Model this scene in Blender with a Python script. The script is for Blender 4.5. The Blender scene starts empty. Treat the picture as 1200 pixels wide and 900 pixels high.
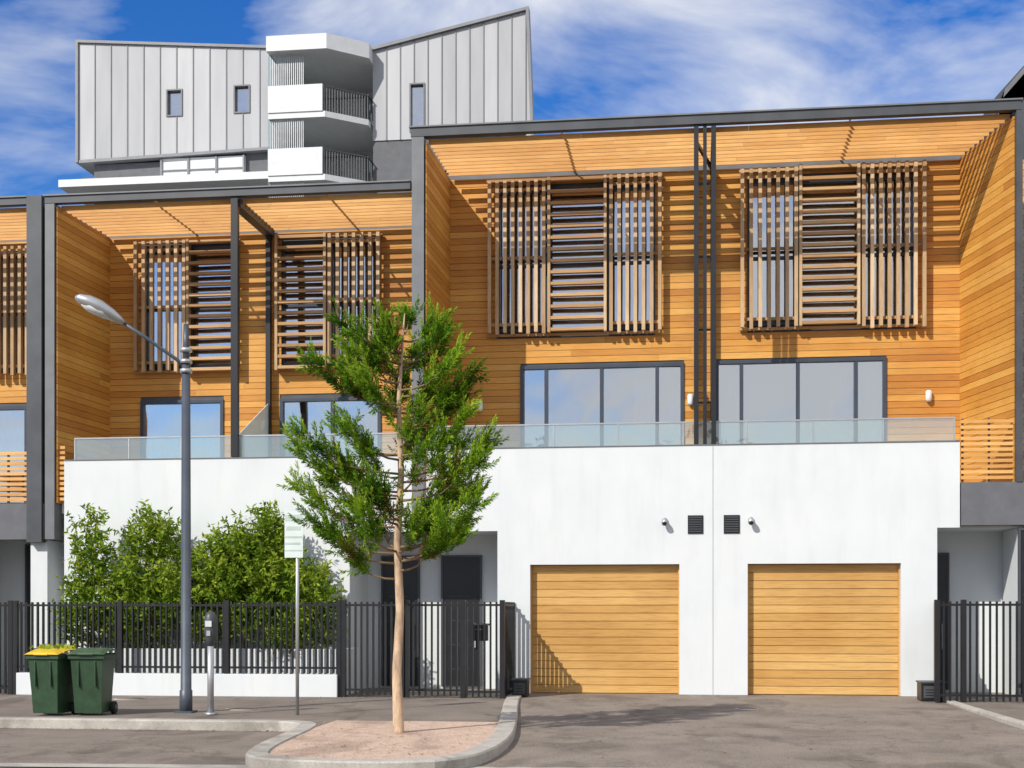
import bpy, math, random
from mathutils import Vector, Matrix
random.seed(7)
R=random.random
scene=bpy.context.scene
col=scene.collection

# ------------------------------------------------------------------ materials
def mat_base(name):
    m=bpy.data.materials.new(name); m.use_nodes=True
    nt=m.node_tree; b=nt.nodes["Principled BSDF"]
    return m,nt,b
def N(nt,t,**k):
    n=nt.nodes.new(t)
    for a,v in k.items(): setattr(n,a,v)
    return n
def ramp(nt,fac,stops):
    r=N(nt,"ShaderNodeValToRGB"); e=r.color_ramp.elements
    while len(e)>1: e.remove(e[-1])
    e[0].position=stops[0][0]; e[0].color=(*stops[0][1],1)
    for p,c in stops[1:]:
        x=e.new(p); x.color=(*c,1)
    if fac is not None: nt.links.new(fac,r.inputs[0])
    return r.outputs[0]
def noise(nt,scale,mapscale=(1,1,1),detail=5,rough=.55,dist=0):
    g=N(nt,"ShaderNodeNewGeometry"); mp=N(nt,"ShaderNodeMapping")
    mp.inputs["Scale"].default_value=mapscale
    nt.links.new(g.outputs["Position"],mp.inputs[0])
    n=N(nt,"ShaderNodeTexNoise"); n.inputs["Scale"].default_value=scale
    n.inputs["Detail"].default_value=min(detail,3.5); n.inputs["Roughness"].default_value=rough
    n.inputs["Distortion"].default_value=dist
    nt.links.new(mp.outputs[0],n.inputs["Vector"])
    return n.outputs[0]
def mul(nt,a,b,fac=1.,mode='MULTIPLY'):
    x=N(nt,"ShaderNodeMix",data_type='RGBA',blend_type=mode)
    x.inputs[0].default_value=fac
    nt.links.new(a,x.inputs[6]); nt.links.new(b,x.inputs[7])
    return x.outputs[2]
def bump(nt,b,h,strength,dist):
    n=N(nt,"ShaderNodeBump"); n.inputs["Strength"].default_value=strength; n.inputs["Distance"].default_value=dist
    nt.links.new(h,n.inputs["Height"]); nt.links.new(n.outputs[0],b.inputs["Normal"])
def attr(nt):
    a=N(nt,"ShaderNodeAttribute"); a.attribute_name="rnd"; return a.outputs["Fac"]

def timber(name,c0,c1,c2,grain=(1.2,1.2,30),rough=.6):
    m,nt,b=mat_base(name)
    base=ramp(nt,attr(nt),[(0,c0),(.5,c1),(1,c2)])
    g=ramp(nt,noise(nt,3,grain,4,.6,.3),[(.3,(.78,.72,.66)),(.55,(1,1,1)),(.75,(1.0,.98,.93))])
    s=ramp(nt,noise(nt,.55,(1,1,1.3),3),[(.32,(.84,.78,.70)),(.58,(1,1,1))])
    c=mul(nt,mul(nt,base,g),s)
    nt.links.new(c,b.inputs["Base Color"]); b.inputs["Roughness"].default_value=rough
    return m
def simple(name,c,rough=.5,metal=0.,var=.12,scale=3,mapscale=(1,1,1),bm=0):
    m,nt,b=mat_base(name)
    lo=tuple(x*(1-var) for x in c); hi=tuple(min(1,x*(1+var)) for x in c)
    nt.links.new(ramp(nt,noise(nt,scale,mapscale,3,.6),[(.3,lo),(.7,hi)]),b.inputs["Base Color"])
    b.inputs["Roughness"].default_value=rough; b.inputs["Metallic"].default_value=metal
    if bm: bump(nt,b,noise(nt,scale*20,(1,1,1),2),bm,.003)
    return m
M={}
M['timber']=timber("timber_cladding",(.50,.205,.030),(.625,.295,.050),(.72,.385,.085))
M['timber_y']=timber("timber_garage",(.54,.295,.080),(.61,.355,.108),(.68,.415,.14),(1,1,22))
M['timber_c']=timber("timber_canopy",(.62,.315,.085),(.72,.385,.115),(.78,.455,.155))
M['slat']=timber("timber_weathered",(.40,.26,.13),(.52,.36,.20),(.64,.48,.30),(8,8,1.0))
M['slath']=timber("timber_weathered_h",(.38,.21,.08),(.48,.285,.12),(.58,.37,.17),(1.2,1.2,25))
m,nt,b=mat_base("white_render")
c=ramp(nt,noise(nt,1.2,(1,1,.7),3,.6),[(.25,(.60,.63,.645)),(.7,(.655,.675,.68))])
st=ramp(nt,noise(nt,1.6,(2.2,2.2,.3),3,.6),[(.25,(.94,.94,.93)),(.5,(1,1,1))])
nt.links.new(mul(nt,c,st),b.inputs["Base Color"]); b.inputs["Roughness"].default_value=.8
bump(nt,b,noise(nt,60,(1,1,1),2),.15,.003); M['white']=m
M['white2']=simple("white_paint",(.66,.67,.68),.6,var=.05)
M['steel']=simple("charcoal_steel",(.060,.064,.072),.45,var=.2,scale=2)
M['frame']=simple("window_frame_paint",(.040,.050,.070),.4,var=.15,scale=2)
M['steel2']=simple("grey_flashing",(.15,.155,.165),.45,var=.15,scale=2)
M['slab']=simple("grey_render",(.115,.118,.13),.7,var=.12)
M['black']=simple("black_powdercoat",(.010,.010,.012),.4,var=.3)
M['door']=simple("black_door",(.014,.014,.017),.35,var=.2)
m,nt,b=mat_base("zinc_cladding")
zc=ramp(nt,attr(nt),[(0,(.37,.375,.395)),(1,(.47,.475,.49))])
zs=ramp(nt,noise(nt,.8,(2,2,.3),3),[(.3,(.88,.88,.88)),(.6,(1,1,1))])
nt.links.new(mul(nt,zc,zs),b.inputs["Base Color"]); b.inputs["Roughness"].default_value=.6; b.inputs["Metallic"].default_value=.1
M['zinc']=m
M['zincd']=simple("zinc_seam",(.20,.205,.22),.5,var=.1)
M['curtain']=simple("curtain_fabric",(.46,.46,.46),.9,var=.06)
M['blind']=simple("blind_fabric",(.20,.20,.215),.9,var=.15,scale=1)
M['room']=simple("room_paint",(.16,.16,.17),.9)
def glassmat(name,tint,gloss,diffuse=0.,dcol=(.7,.8,.8)):
    m=bpy.data.materials.new(name); m.use_nodes=True; nt=m.node_tree; nt.nodes.clear()
    o=N(nt,"ShaderNodeOutputMaterial"); t=N(nt,"ShaderNodeBsdfTransparent"); t.inputs[0].default_value=(*tint,1)
    g=N(nt,"ShaderNodeBsdfGlossy"); g.inputs["Roughness"].default_value=.02; g.inputs[0].default_value=(.95,.95,.95,1)
    x=N(nt,"ShaderNodeMixShader"); x.inputs[0].default_value=gloss
    nt.links.new(t.outputs[0],x.inputs[1]); nt.links.new(g.outputs[0],x.inputs[2])
    nn=N(nt,"ShaderNodeBump"); nn.inputs["Strength"].default_value=.25; nn.inputs["Distance"].default_value=.06
    nt.links.new(noise(nt,.8,(1,1,1),1),nn.inputs["Height"]); nt.links.new(nn.outputs[0],g.inputs["Normal"])
    last=x
    if diffuse:
        d=N(nt,"ShaderNodeBsdfDiffuse"); d.inputs[0].default_value=(*dcol,1)
        y=N(nt,"ShaderNodeMixShader"); y.inputs[0].default_value=diffuse
        nt.links.new(x.outputs[0],y.inputs[1]); nt.links.new(d.outputs[0],y.inputs[2]); last=y
    nt.links.new(last.outputs[0],o.inputs[0]); return m
M['glass']=glassmat("window_glass",(.60,.62,.64),.50)
M['glassb']=glassmat("balustrade_glass",(.82,.88,.87),.14,.10)
M['frost']=glassmat("frosted_glass",(.8,.88,.86),.08,.62,(.8,.85,.84))
M['alu']=simple("galvanised_steel",(.45,.46,.47),.4,.6,var=.1)
M['pole']=simple("lamp_post_paint",(.075,.088,.11),.45,.2,var=.15)
M['binG']=simple("bin_plastic_green",(.022,.055,.024),.45,var=.25,scale=8)
M['binGl']=simple("bin_lid_green",(.03,.075,.03),.45,var=.2,scale=8)
M['binY']=simple("bin_lid_yellow",(.62,.42,.02),.45,var=.15,scale=8)
M['rubber']=simple("rubber",(.012,.012,.012),.8)
M['signp']=simple("sign_face",(.60,.67,.65),.5,var=.05)
M['signg']=simple("sign_print",(.42,.50,.47),.5)
M['lens']=simple("lamp_lens",(.60,.62,.62),.15)
M['soil']=simple("soil",(.06,.04,.025),.95,scale=10)
M['dry']=simple("dry_leaves",(.30,.17,.06),.9,var=.5,scale=9)
def ground(name,c,var,s1,speck=.25,bm=.5,crack=False):
    m,nt,b=mat_base(name)
    lo=tuple(x*(1-var) for x in c); hi=tuple(x*(1+var) for x in c)
    a=ramp(nt,noise(nt,s1,(1,1,1),5,.65),[(.3,lo),(.68,hi)])
    d=ramp(nt,noise(nt,42,(1,1,1),2,.7),[(.35,(1-speck,)*3),(.6,(1,1,1)),(.75,(1.0+speck*.6,)*3)])
    o=mul(nt,a,d)
    e=ramp(nt,noise(nt,.9,(1,.5,1),3,.6,1.2),[(.36,(.70,.69,.68)),(.50,(1,1,1))])
    o=mul(nt,o,e)
    if crack:
        g=N(nt,"ShaderNodeNewGeometry"); v=N(nt,"ShaderNodeTexVoronoi",feature='DISTANCE_TO_EDGE'); v.inputs["Scale"].default_value=.33
        ad=N(nt,"ShaderNodeVectorMath",operation='ADD'); nn=N(nt,"ShaderNodeTexNoise"); nn.inputs["Scale"].default_value=2.5
        nt.links.new(g.outputs["Position"],nn.inputs["Vector"]); nt.links.new(g.outputs["Position"],ad.inputs[0]); nt.links.new(nn.outputs["Color"],ad.inputs[1])
        nt.links.new(ad.outputs[0],v.inputs["Vector"])
        o=mul(nt,o,ramp(nt,v.outputs["Distance"],[(0,(.50,.48,.45)),(.007,(.65,.65,.65)),(.014,(1,1,1))]),.6)
    nt.links.new(o,b.inputs["Base Color"]); b.inputs["Roughness"].default_value=.9
    bump(nt,b,noise(nt,70,(1,1,1),1,.7),bm,.008)
    return m
M['asph']=ground("asphalt_road",(.235,.195,.160),.18,1.1,.38,.6,True)
M['drive']=ground("asphalt_driveway",(.245,.203,.167),.18,.8,.38,.6,True)
M['walk']=ground("asphalt_footpath",(.220,.183,.152),.18,.9,.38,.6)
M['conc']=ground("concrete_kerb",(.43,.40,.355),.16,3,.15,.3)
M['gravel']=ground("granitic_gravel",(.62,.45,.345),.12,4,.4,.9)
M['far']=ground("far_ground",(.16,.15,.13),.2,.1)
def leaf(name,stops,trans=.35):
    m=bpy.data.materials.new(name); m.use_nodes=True; nt=m.node_tree; b=nt.nodes["Principled BSDF"]; o=nt.nodes["Material Output"]
    c=ramp(nt,attr(nt),stops); d=N(nt,"ShaderNodeBsdfDiffuse"); nt.links.new(c,d.inputs[0])
    t=N(nt,"ShaderNodeBsdfTranslucent"); nt.links.new(c,t.inputs[0]); x=N(nt,"ShaderNodeMixShader"); x.inputs[0].default_value=trans
    nt.links.new(d.outputs[0],x.inputs[1]); nt.links.new(t.outputs[0],x.inputs[2]); nt.links.new(x.outputs[0],o.inputs[0]); return m
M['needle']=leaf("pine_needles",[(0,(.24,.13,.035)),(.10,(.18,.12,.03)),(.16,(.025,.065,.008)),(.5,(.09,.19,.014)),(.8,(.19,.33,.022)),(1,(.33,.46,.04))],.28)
M['hedge']=leaf("hedge_leaves",[(0,(.04,.085,.012)),(.5,(.17,.27,.024)),(1,(.42,.49,.065))])
M['dleaf']=leaf("distant_leaves",[(0,(.02,.04,.01)),(1,(.07,.11,.025))],.1)
M['bark']=simple("pale_bark",(.50,.35,.23),.85,var=.35,scale=14,mapscale=(1,1,.35),bm=.5)
M['twig']=simple("twig",(.20,.13,.07),.9)

# ------------------------------------------------------------------ mesh builder
class MB:
    def __init__(s): s.v=[];s.f=[];s.m=[];s.r=[];s.sm=[];s.names=[]
    def mi(s,m):
        if m not in s.names: s.names.append(m)
        return s.names.index(m)
    def add(s,vs,fs,m,r=None,smooth=False):
        n=len(s.v); s.v+= [tuple(x) for x in vs]; r=R() if r is None else r
        for f in fs: s.f.append(tuple(n+i for i in f)); s.m.append(s.mi(m)); s.r.append(r); s.sm.append(smooth)
    def box(s,x0,x1,y0,y1,z0,z1,m,r=None):
        s.prism([(x0,y0),(x1,y0),(x1,y1),(x0,y1)],z0,z1,m,r)
    def prism(s,p,z0,z1,m,r=None):
        n=len(p)
        a=sum(p[i][0]*p[(i+1)%n][1]-p[(i+1)%n][0]*p[i][1] for i in range(n))
        if a<0: p=p[::-1]
        zz0=z0 if isinstance(z0,(list,tuple)) else [z0]*n; zz1=z1 if isinstance(z1,(list,tuple)) else [z1]*n
        if a<0: zz0=zz0[::-1]; zz1=zz1[::-1]
        vs=[(p[i][0],p[i][1],zz0[i]) for i in range(n)]+[(p[i][0],p[i][1],zz1[i]) for i in range(n)]
        fs=[tuple(range(n-1,-1,-1)),tuple(range(n,2*n))]+[(i,(i+1)%n,n+(i+1)%n,n+i) for i in range(n)]
        s.add(vs,fs,m,r)
    def xprism(s,p,y0,y1,m,r=None):
        n=len(p); vs=[(a,y0,b) for a,b in p]+[(a,y1,b) for a,b in p]
        s.add(vs,[tuple(range(n)),tuple(range(2*n-1,n-1,-1))]+[(i,n+i,n+(i+1)%n,(i+1)%n) for i in range(n)],m,r)
    def tube(s,path,rad,m,n=12,flat=1.,r=None,cap=True):
        path=[Vector(p) for p in path]; vs=[];fs=[]
        for i,p in enumerate(path):
            d=(path[min(i+1,len(path)-1)]-path[max(i-1,0)]).normalized()
            up=Vector((0,0,1)) if abs(d.z)<.95 else Vector((0,1,0))
            a=d.cross(up).normalized(); b=a.cross(d).normalized()
            rr=rad[i] if isinstance(rad,(list,tuple)) else rad
            for k in range(n):
                t=2*math.pi*k/n; vs.append(p+a*rr*math.cos(t)+b*rr*flat*math.sin(t))
        for i in range(len(path)-1):
            for k in range(n):
                fs.append((i*n+k,i*n+(k+1)%n,(i+1)*n+(k+1)%n,(i+1)*n+k))
        if cap: fs.append(tuple(range(n-1,-1,-1))); fs.append(tuple((len(path)-1)*n+k for k in range(n)))
        s.add(vs,fs,m,r,True)
    def beam(s,p,q,w,h,m,r=None):
        p=Vector(p);q=Vector(q);d=(q-p).normalized()
        up=Vector((0,0,1)) if abs(d.z)<.95 else Vector((0,1,0))
        a=d.cross(up).normalized()*w/2; b=a.cross(d).normalized()*h/2
        vs=[p-a-b,p+a-b,p+a+b,p-a+b,q-a-b,q+a-b,q+a+b,q-a+b]
        s.add(vs,[(0,1,2,3),(7,6,5,4),(0,4,5,1),(1,5,6,2),(2,6,7,3),(3,7,4,0)],m,r)
    def merge(s,o):
        n0=len(s.v); s.v+=o.v; s.f+=[tuple(i+n0 for i in f) for f in o.f]; mp=[s.mi(n) for n in o.names]
        s.m+=[mp[i] for i in o.m]; s.r+=o.r; s.sm+=o.sm
    def build(s,name,parent=None,bevel=0,loc=None):
        me=bpy.data.meshes.new(name); me.from_pydata(s.v,[],s.f)
        for n in s.names: me.materials.append(M[n])
        me.polygons.foreach_set("material_index",s.m); me.polygons.foreach_set("use_smooth",s.sm)
        a=me.attributes.new("rnd",'FLOAT','FACE'); a.data.foreach_set("value",s.r)
        me.update()
        o=bpy.data.objects.new(name,me); col.objects.link(o)
        if parent: o.parent=parent
        if bevel:
            b=o.modifiers.new("b",'BEVEL'); b.width=bevel; b.segments=2; b.limit_method='ANGLE'
        return o
def empty(name):
    o=bpy.data.objects.new(name,None); col.objects.link(o); o.empty_display_size=.3; return o

def clad(mb,A,B,z0,z1,holes=(),pitch=.135,gap=.009,t=.022,m='timber',joint=True):
    ax,ay=A;bx,by=B; L=math.hypot(bx-ax,by-ay); dx,dy=(bx-ax)/L,(by-ay)/L; nx,ny=dy,-dx
    z=z0
    while z<z1-.02:
        zt=min(z+pitch-gap,z1); iv=[(0,L)]
        for (h0,h1,g0,g1) in holes:
            if zt>g0 and z<g1:
                nv=[]
                for a,b_ in iv:
                    if h1<=a or h0>=b_: nv.append((a,b_))
                    else:
                        if h0>a: nv.append((a,h0))
                        if h1<b_: nv.append((h1,b_))
                iv=nv
        for a,b_ in iv:
            s=a
            while s<b_-.01:
                e=b_ if not joint else min(b_,s+random.uniform(1.8,4.5))
                if b_-e<.4: e=b_
                e2=e-.003 if e<b_ else e
                tt=t+random.uniform(-.002,.002)
                p=[(ax+dx*s,ay+dy*s),(ax+dx*e2,ay+dy*e2),(ax+dx*e2+nx*tt,ay+dy*e2+ny*tt),(ax+dx*s+nx*tt,ay+dy*s+ny*tt)]
                mb.prism(p,z,zt,m); s=e
        z+=pitch
def wall_holes(mb,x0,x1,y0,y1,z0,z1,holes,m):
    xs=sorted({x0,x1}|{min(max(v,x0),x1) for h in holes for v in h[:2]})
    for a,b_ in zip(xs,xs[1:]):
        c=(a+b_)/2; segs=sorted([(h[2],h[3]) for h in holes if h[0]<c<h[1]]); z=z0
        for g0,g1 in segs:
            if g0>z: mb.box(a,b_,y0,y1,z,g0,m)
            z=max(z,g1)
        if z<z1: mb.box(a,b_,y0,y1,z,z1,m)
def curtain(mb,x0,x1,z0,z1,y,m='curtain',w=.14):
    n=max(4,int((x1-x0)/.02)); vs=[];fs=[]; ph=R()*6
    for i in range(n+1):
        x=x0+(x1-x0)*i/n; yy=y+.018*math.sin(x/w*6.28+ph+math.sin(x*3)*1.5)
        vs+=[(x,yy,z0),(x,yy,z1)]
    for i in range(n): fs.append((2*i,2*i+2,2*i+3,2*i+1))
    mb.add(vs,fs,m,None,True)
def window(fr,gl,x0,x1,z0,z1,mull,y=2.42,w=.075,rails=()):
    f='frame'
    fr.box(x0,x1,y-.06,y+.08,z1-w,z1,f); fr.box(x0,x1,y-.06,y+.08,z0,z0+w,f)
    fr.box(x0,x0+w,y-.058,y+.078,z0+w,z1-w,f); fr.box(x1-w,x1,y-.058,y+.078,z0+w,z1-w,f)
    for a in mull: fr.box(a-w/2,a+w/2,y-.05,y+.07,z0+w,z1-w,f)
    for r_ in rails: fr.box(x0+w,x1-w,y-.045,y+.065,r_-.03,r_+.03,f)
    e=sorted([x0+w]+[v for a in mull for v in (a-w/2,a+w/2)]+[x1-w])
    for a,b_ in zip(e[::2],e[1::2]):
        # each pane sits very slightly out of true, as real sashes do
        j=random.uniform(-.007,.007)
        gl.prism([(a+.001,y+.010+j),(b_-.001,y+.010-j),(b_-.001,y+.018-j),(a+.001,y+.018+j)],z0+w,z1-w,'glass')
def vscreen(mb,x0,x1,z0,z1,y=2.2,pitch=.172):
    n=max(2,round((x1-x0)/pitch)); 
    for i in range(n+1):
        x=x0+(x1-x0)*i/n
        a=random.uniform(-.012,.012)
        mb.box(x-.036,x+.036,y-.05+a*.3,y+.05,z0-(.04 if i%2 else 0),z1+.03,'slat')
    for z in (z0+.18,(z0+z1)/2,z1-.14): mb.box(x0-.03,x1+.03,y+.052,y+.09,z-.03,z+.03,'slath')
def hscreen(mb,x0,x1,z0,z1,y=2.2,pitch=.235):
    n=round((z1-z0)/pitch)
    for i in range(n+1):
        z=z0+(z1-z0)*i/n
        mb.box(x0+.03,x1-.03,y-.06,y+.06,z-.032,z+.032,'slath')
    for x in (x0,x1): mb.box(x-.03,x+.028,y-.07,y+.09,z0-.06,z1+.06,'slat')
def canopy(mb,x0a,x1a,x0b,x1b,zt,yb=2.36,n=10):
    for i in range(n):
        t=(i+.5)/n; y=.12+(yb-.12)*t; xa=x0a+(x0b-x0a)*t; xb=x1a+(x1b-x1a)*t
        s=xa
        while s<xb-.01:
            e=min(xb,s+random.uniform(2.2,4.5)); 
            if xb-e<.6: e=xb
            mb.box(s,e-.004,y-.012,y+.012,zt-.11,zt-.015,'timber_c'); s=e
def canopy_joists(mb,xs,zt):
    for x in xs: mb.box(x-.012,x+.012,.1,2.38,zt-.013,zt+.03,'timber_c')

# ================================================================== RIGHT HOUSE PAIR
H=empty("timber_clad_townhouse")
body=MB()
wall_holes(body,-3.84,.314,0,.25,0,4.765,[(-3.2,-.32,0,2.5)],'white')
wall_holes(body,.322,4.47,0,.25,0,4.765,[(.97,3.81,0,2.5)],'white')
body.box(4.47,4.88,0,.25,3.16,4.765,'white')
body.box(-5.5,-3.84,0,.25,3.16,4.765,'white')
body.box(.25,.40,.252,.3,0,4.7,'slab')
body.box(-5.5,5.9,.252,2.4,3.6,4.0,'white2')
body.box(-5.5,4.88,-.015,.265,4.767,4.785,'steel2')
body.box(-6.9,-3.7,1.5,1.7,0,3.6,'white'); body.box(-3.84,-3.6,.252,1.5,0,3.6,'white')
body.box(-6.95,-3.84,.252,1.498,3.16,3.3,'white2')
body.box(4.3,8,1.5,1.7,0,3.6,'white'); body.box(4.25,4.47,.252,1.498,0,3.6,'white'); body.box(4.47,8,.252,1.498,3.16,3.3,'white2')
body.box(5.95,6.2,.1,1.4,0,3.15,'white')
body.box(-5.5,-5.3,2.6,10.8,0,10.7,'slab'); body.box(5.75,5.95,2.6,10.8,0,10.7,'slab'); body.box(-5.3,5.75,10.6,10.8,0,10.7,'slab')
body.box(-5.5,5.95,2.44,10.8,10.72,10.98,'steel2'); body.box(-5.29,5.74,2.62,10.6,3.8,4.0,'room'); body.box(-5.29,5.74,2.62,10.6,6.95,7.2,'room')
body.box(.1,.25,2.62,10.6,4.0,10.7,'room'); body.box(-5.29,5.74,6.5,6.6,4.0,10.7,'room')
Hd=[(-3.69,-.25,4.0,6.78),(.39,3.86,4.0,6.80)]
Hw=[(-4.2,-.85,7.5,10.5),(1.05,4.45,7.5,10.5)]
wall_holes(body,-5.3,5.75,2.42,2.6,4.0,10.72,Hd+Hw,'steel')
body.build("walls_and_roof",H)
cl=MB()
clad(cl,(-5.2,2.42),(5.35,2.42),4.0,10.78,[(a+5.2,b_+5.2,c_,d_) for a,b_,c_,d_ in Hd+Hw])
clad(cl,(-5.27,.0),(-5.22,2.4),4.0,10.80)
clad(cl,(5.33,2.4),(5.87,.02),4.0,10.80)
cl.build("timber_cladding",H)
fr=MB(); gl=MB(); cu=MB(); sc=MB()
window(fr,gl,-3.69,-.25,4.0,6.78,[-3.14,-1.97,-.81]); window(fr,gl,.39,3.86,4.0,6.80,[.93,2.08,3.25])
curtain(cu,-3.62,-3.16,4.05,6.7,2.62); curtain(cu,-3.1,-2.5,4.05,6.7,2.66,'blind'); curtain(cu,-1.3,-.85,4.05,6.7,2.66,'curtain'); curtain(cu,-.8,-.3,4.05,6.7,2.62)
curtain(cu,.45,.9,4.05,6.7,2.62); cu.box(1.0,2.0,2.66,2.67,5.7,6.7,'blind'); curtain(cu,2.75,3.2,4.05,6.7,2.66,'curtain'); curtain(cu,3.28,3.8,4.05,6.7,2.62)
window(fr,gl,-4.2,-.85,7.5,10.5,[-3.1,-1.85],rails=(8.9,)); window(fr,gl,1.05,4.45,7.5,10.5,[2.06,3.34],rails=(8.9,))
curtain(cu,-4.1,-3.1,7.55,10.4,2.62); curtain(cu,-1.85,-.9,7.55,10.4,2.62); curtain(cu,1.1,2.0,7.55,10.4,2.62); curtain(cu,3.4,4.4,7.55,10.4,2.62)
cu.box(-3.05,-1.9,2.70,2.72,9.2,10.4,'blind'); cu.box(2.1,3.3,2.70,2.72,8.6,9.3,'blind')
vscreen(sc,-4.32,-3.17,7.46,10.62); hscreen(sc,-3.06,-1.88,7.5,10.62); vscreen(sc,-1.76,-.75,7.44,10.66)
vscreen(sc,.94,2.03,7.44,10.68); hscreen(sc,2.12,3.28,7.5,10.68); vscreen(sc,3.38,4.58,7.4,10.70)
for a,b_ in ((-4.4,-.7),(.88,4.65)):
    sc.box(a,b_,2.30,2.36,10.66,10.72,'slath'); sc.box(a,b_,2.30,2.36,7.40,7.45,'slath')
fr.build("window_frames",H,.004); gl.build("window_glass",H); cu.build("curtains",H); sc.build("timber_screens",H)
st=MB()
st.box(-5.55,5.97,-.06,.1,10.90,11.07,'steel'); st.box(-5.58,6.0,-.09,.12,11.072,11.10,'steel2'); st.box(-5.55,5.97,2.37,2.6,10.985,11.05,'steel2')
st.box(-5.53,-5.29,-.05,.0,3.2,10.898,'steel2'); st.box(-5.51,-5.29,.0,2.36,3.3,10.898,'steel')
st.prism([(5.89,-.05),(6.0,-.05),(6.0,2.36),(5.40,2.36)],4.0,10.898,'steel')
st.box(4.9,8.5,-.03,.25,3.2,4.0,'slab')
for x in (.0,.33): st.box(x-.045,x+.045,-.02,.1,4.79,10.898,'black'); st.box(x-.04,x+.04,2.2,2.32,4.0,10.70,'black')
st.box(.13,.2,.0,.08,4.79,10.898,'black')
for x in (.0,.33): st.beam((x,.1,10.70),(x,2.38,10.70),.09,.14,'black')
for z in (5.6,7.0,8.4,9.8): st.box(-.03,.36,.1,.14,z-.02,z+.02,'black')
st.beam((0,.4,10.7),(.33,2.2,10.72),.05,.08,'black')
canopy(st,-5.25,5.86,-5.2,5.36,10.93); canopy_joists(st,(-2.6,2.9),10.93)
st.build("steel_frame_and_canopy",H)
bl=MB()
xs=[-5.25,-4.0,-2.75,-1.5,-.25,.95,2.2,3.5,4.80]
for a,b_ in zip(xs,xs[1:]): bl.box(a+.01,b_-.01,.11,.122,4.79,5.215,'glassb')
for a in xs: bl.box(a-.012,a+.012,.10,.132,4.787,5.212,'alu')
bl.box(-5.25,4.82,.095,.137,5.217,5.243,'alu')
bl.prism([(.17,.15),(.185,.15),(.185,2.38),(.17,2.38)],4.0,[5.24,5.24,6.15,6.15],'frost')
z=4.06
while z<5.2: bl.box(4.9,5.88,.03,.06,z,z+.062,'timber_c'); z+=.105
for a in (4.92,5.4,5.85): bl.box(a,a+.04,.062,.1,4.0,5.2,'steel')
bl.build("balcony_balustrade",H)
gd=MB()
for a,b_ in ((-3.2,-.32),(.97,3.81)):
    clad(gd,(a+.03,.20),(b_-.03,.20),.015,2.49,(),.155,.011,.03,'timber_y',False); gd.box(a,b_,.201,.24,0,2.5,'slath')
    gd.box(a,a+.028,.12,.2,0,2.499,'timber_y'); gd.box(b_-.028,b_,.12,.2,0,2.499,'timber_y')
gd.build("garage_doors",H)
ft=MB()
for a,b_ in ((-.16,.13),(.52,.82)):
    ft.box(a,b_,-.02,.002,3.08,3.43,'black')
    for k in range(7): ft.box(a+.02,b_-.02,-.035,-.021,3.11+k*.045,3.13+k*.045,'steel')
for x in (-.6,1.03):
    ft.tube([(x,0,3.34),(x,-.05,3.34)],.05,'alu'); ft.tube([(x,-.05,3.33),(x,-.13,3.30),(x,-.17,3.27)],[.035,.06,.055],'alu'); ft.tube([(x,-.171,3.27),(x,-.18,3.265)],.04,'black')
for x,z in ((-4.55,5.95),(-.12,6.0),(4.69,5.98)):
    ft.tube([(x,2.33,z-.12),(x,2.33,z-.08),(x,2.33,z+.08),(x,2.33,z+.11)],[.04,.065,.065,.04],'white2',14)
def dr(mb,x0,x1,z0,z1,y=1.44):
    mb.box(x0,x1,y,y+.058,z0,z1,'door'); mb.box(x0-.04,x0-.001,y-.02,y+.058,z0,z1+.04,'steel'); mb.box(x1+.001,x1+.04,y-.02,y+.058,z0,z1+.04,'steel'); mb.box(x0,x1,y-.02,y+.058,z1+.001,z1+.04,'steel')
    mb.box(x1-.11,x1-.08,y-.05,y-.03,z0+.8,z0+1.3,'alu'); mb.box(x1-.105,x1-.085,y-.03,y,z0+.85,z0+.88,'alu'); mb.box(x1-.105,x1-.085,y-.03,y,z0+1.22,z0+1.25,'alu')
    for k in range(4): mb.box(x0+.12,x1-.2,y-.006,y+.001,z0+.35+k*.5,z0+.36+k*.5,'steel')
dr(ft,-5.18,-4.41,.05,2.71); dr(ft,-6.44,-5.71,.05,2.71); dr(ft,4.55,4.9,.05,2.71); dr(ft,5.98,6.22,.05,3.1,.04)
ft.build("doors_and_fittings",H)

# ================================================================== LEFT HOUSE PAIR
H2=empty("timber_clad_townhouse.001")
b2=MB()
wall_holes(b2,-12.73,-6.79,0,.25,0,4.65,[(-9.4,-7.9,1.4,3.15)],'white')
b2.box(-6.79,-5.54,0,.25,3.16,4.65,'white'); b2.box(-12.73,-5.54,-.015,.265,4.652,4.67,'steel2')
b2.box(-12.9,-5.52,.252,2.4,3.6,4.0,'white2'); b2.box(-7.0,-6.79,.252,1.498,0,3.6,'white'); b2.box(-12.73,-12.55,.252,1.498,0,3.6,'white')
b2.box(-13.1,-12.9,2.6,10.8,0,9.75,'slab'); b2.box(-12.9,-5.5,10.6,10.8,0,9.7,'slab'); b2.box(-13.1,-5.52,2.44,10.8,9.77,9.98,'steel2')
b2.box(-12.9,-5.52,2.62,10.6,3.8,4.0,'room'); b2.box(-12.9,-5.52,2.62,10.6,6.4,6.6,'room'); b2.box(-9.3,-9.1,2.62,10.6,4.0,9.7,'room'); b2.box(-12.9,-5.52,6.5,6.6,4.0,9.7,'room')
Hd2=[(-12.09,-10.2,4.0,6.21),(-8.94,-6.7,4.0,6.2)]
Hw2=[(-12.0,-9.85,6.9,9.55),(-8.9,-6.75,6.9,9.55)]
wall_holes(b2,-12.9,-5.55,2.42,2.6,4.0,9.77,Hd2+Hw2,'steel')
b2.build("walls_and_roof",H2)
cl=MB()
clad(cl,(-12.8,2.42),(-5.56,2.42),4.0,9.8,[(a+12.8,b_+12.8,c_,d_) for a,b_,c_,d_ in Hd2+Hw2]); clad(cl,(-12.90,0),(-12.82,2.4),3.8,9.82)
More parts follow.
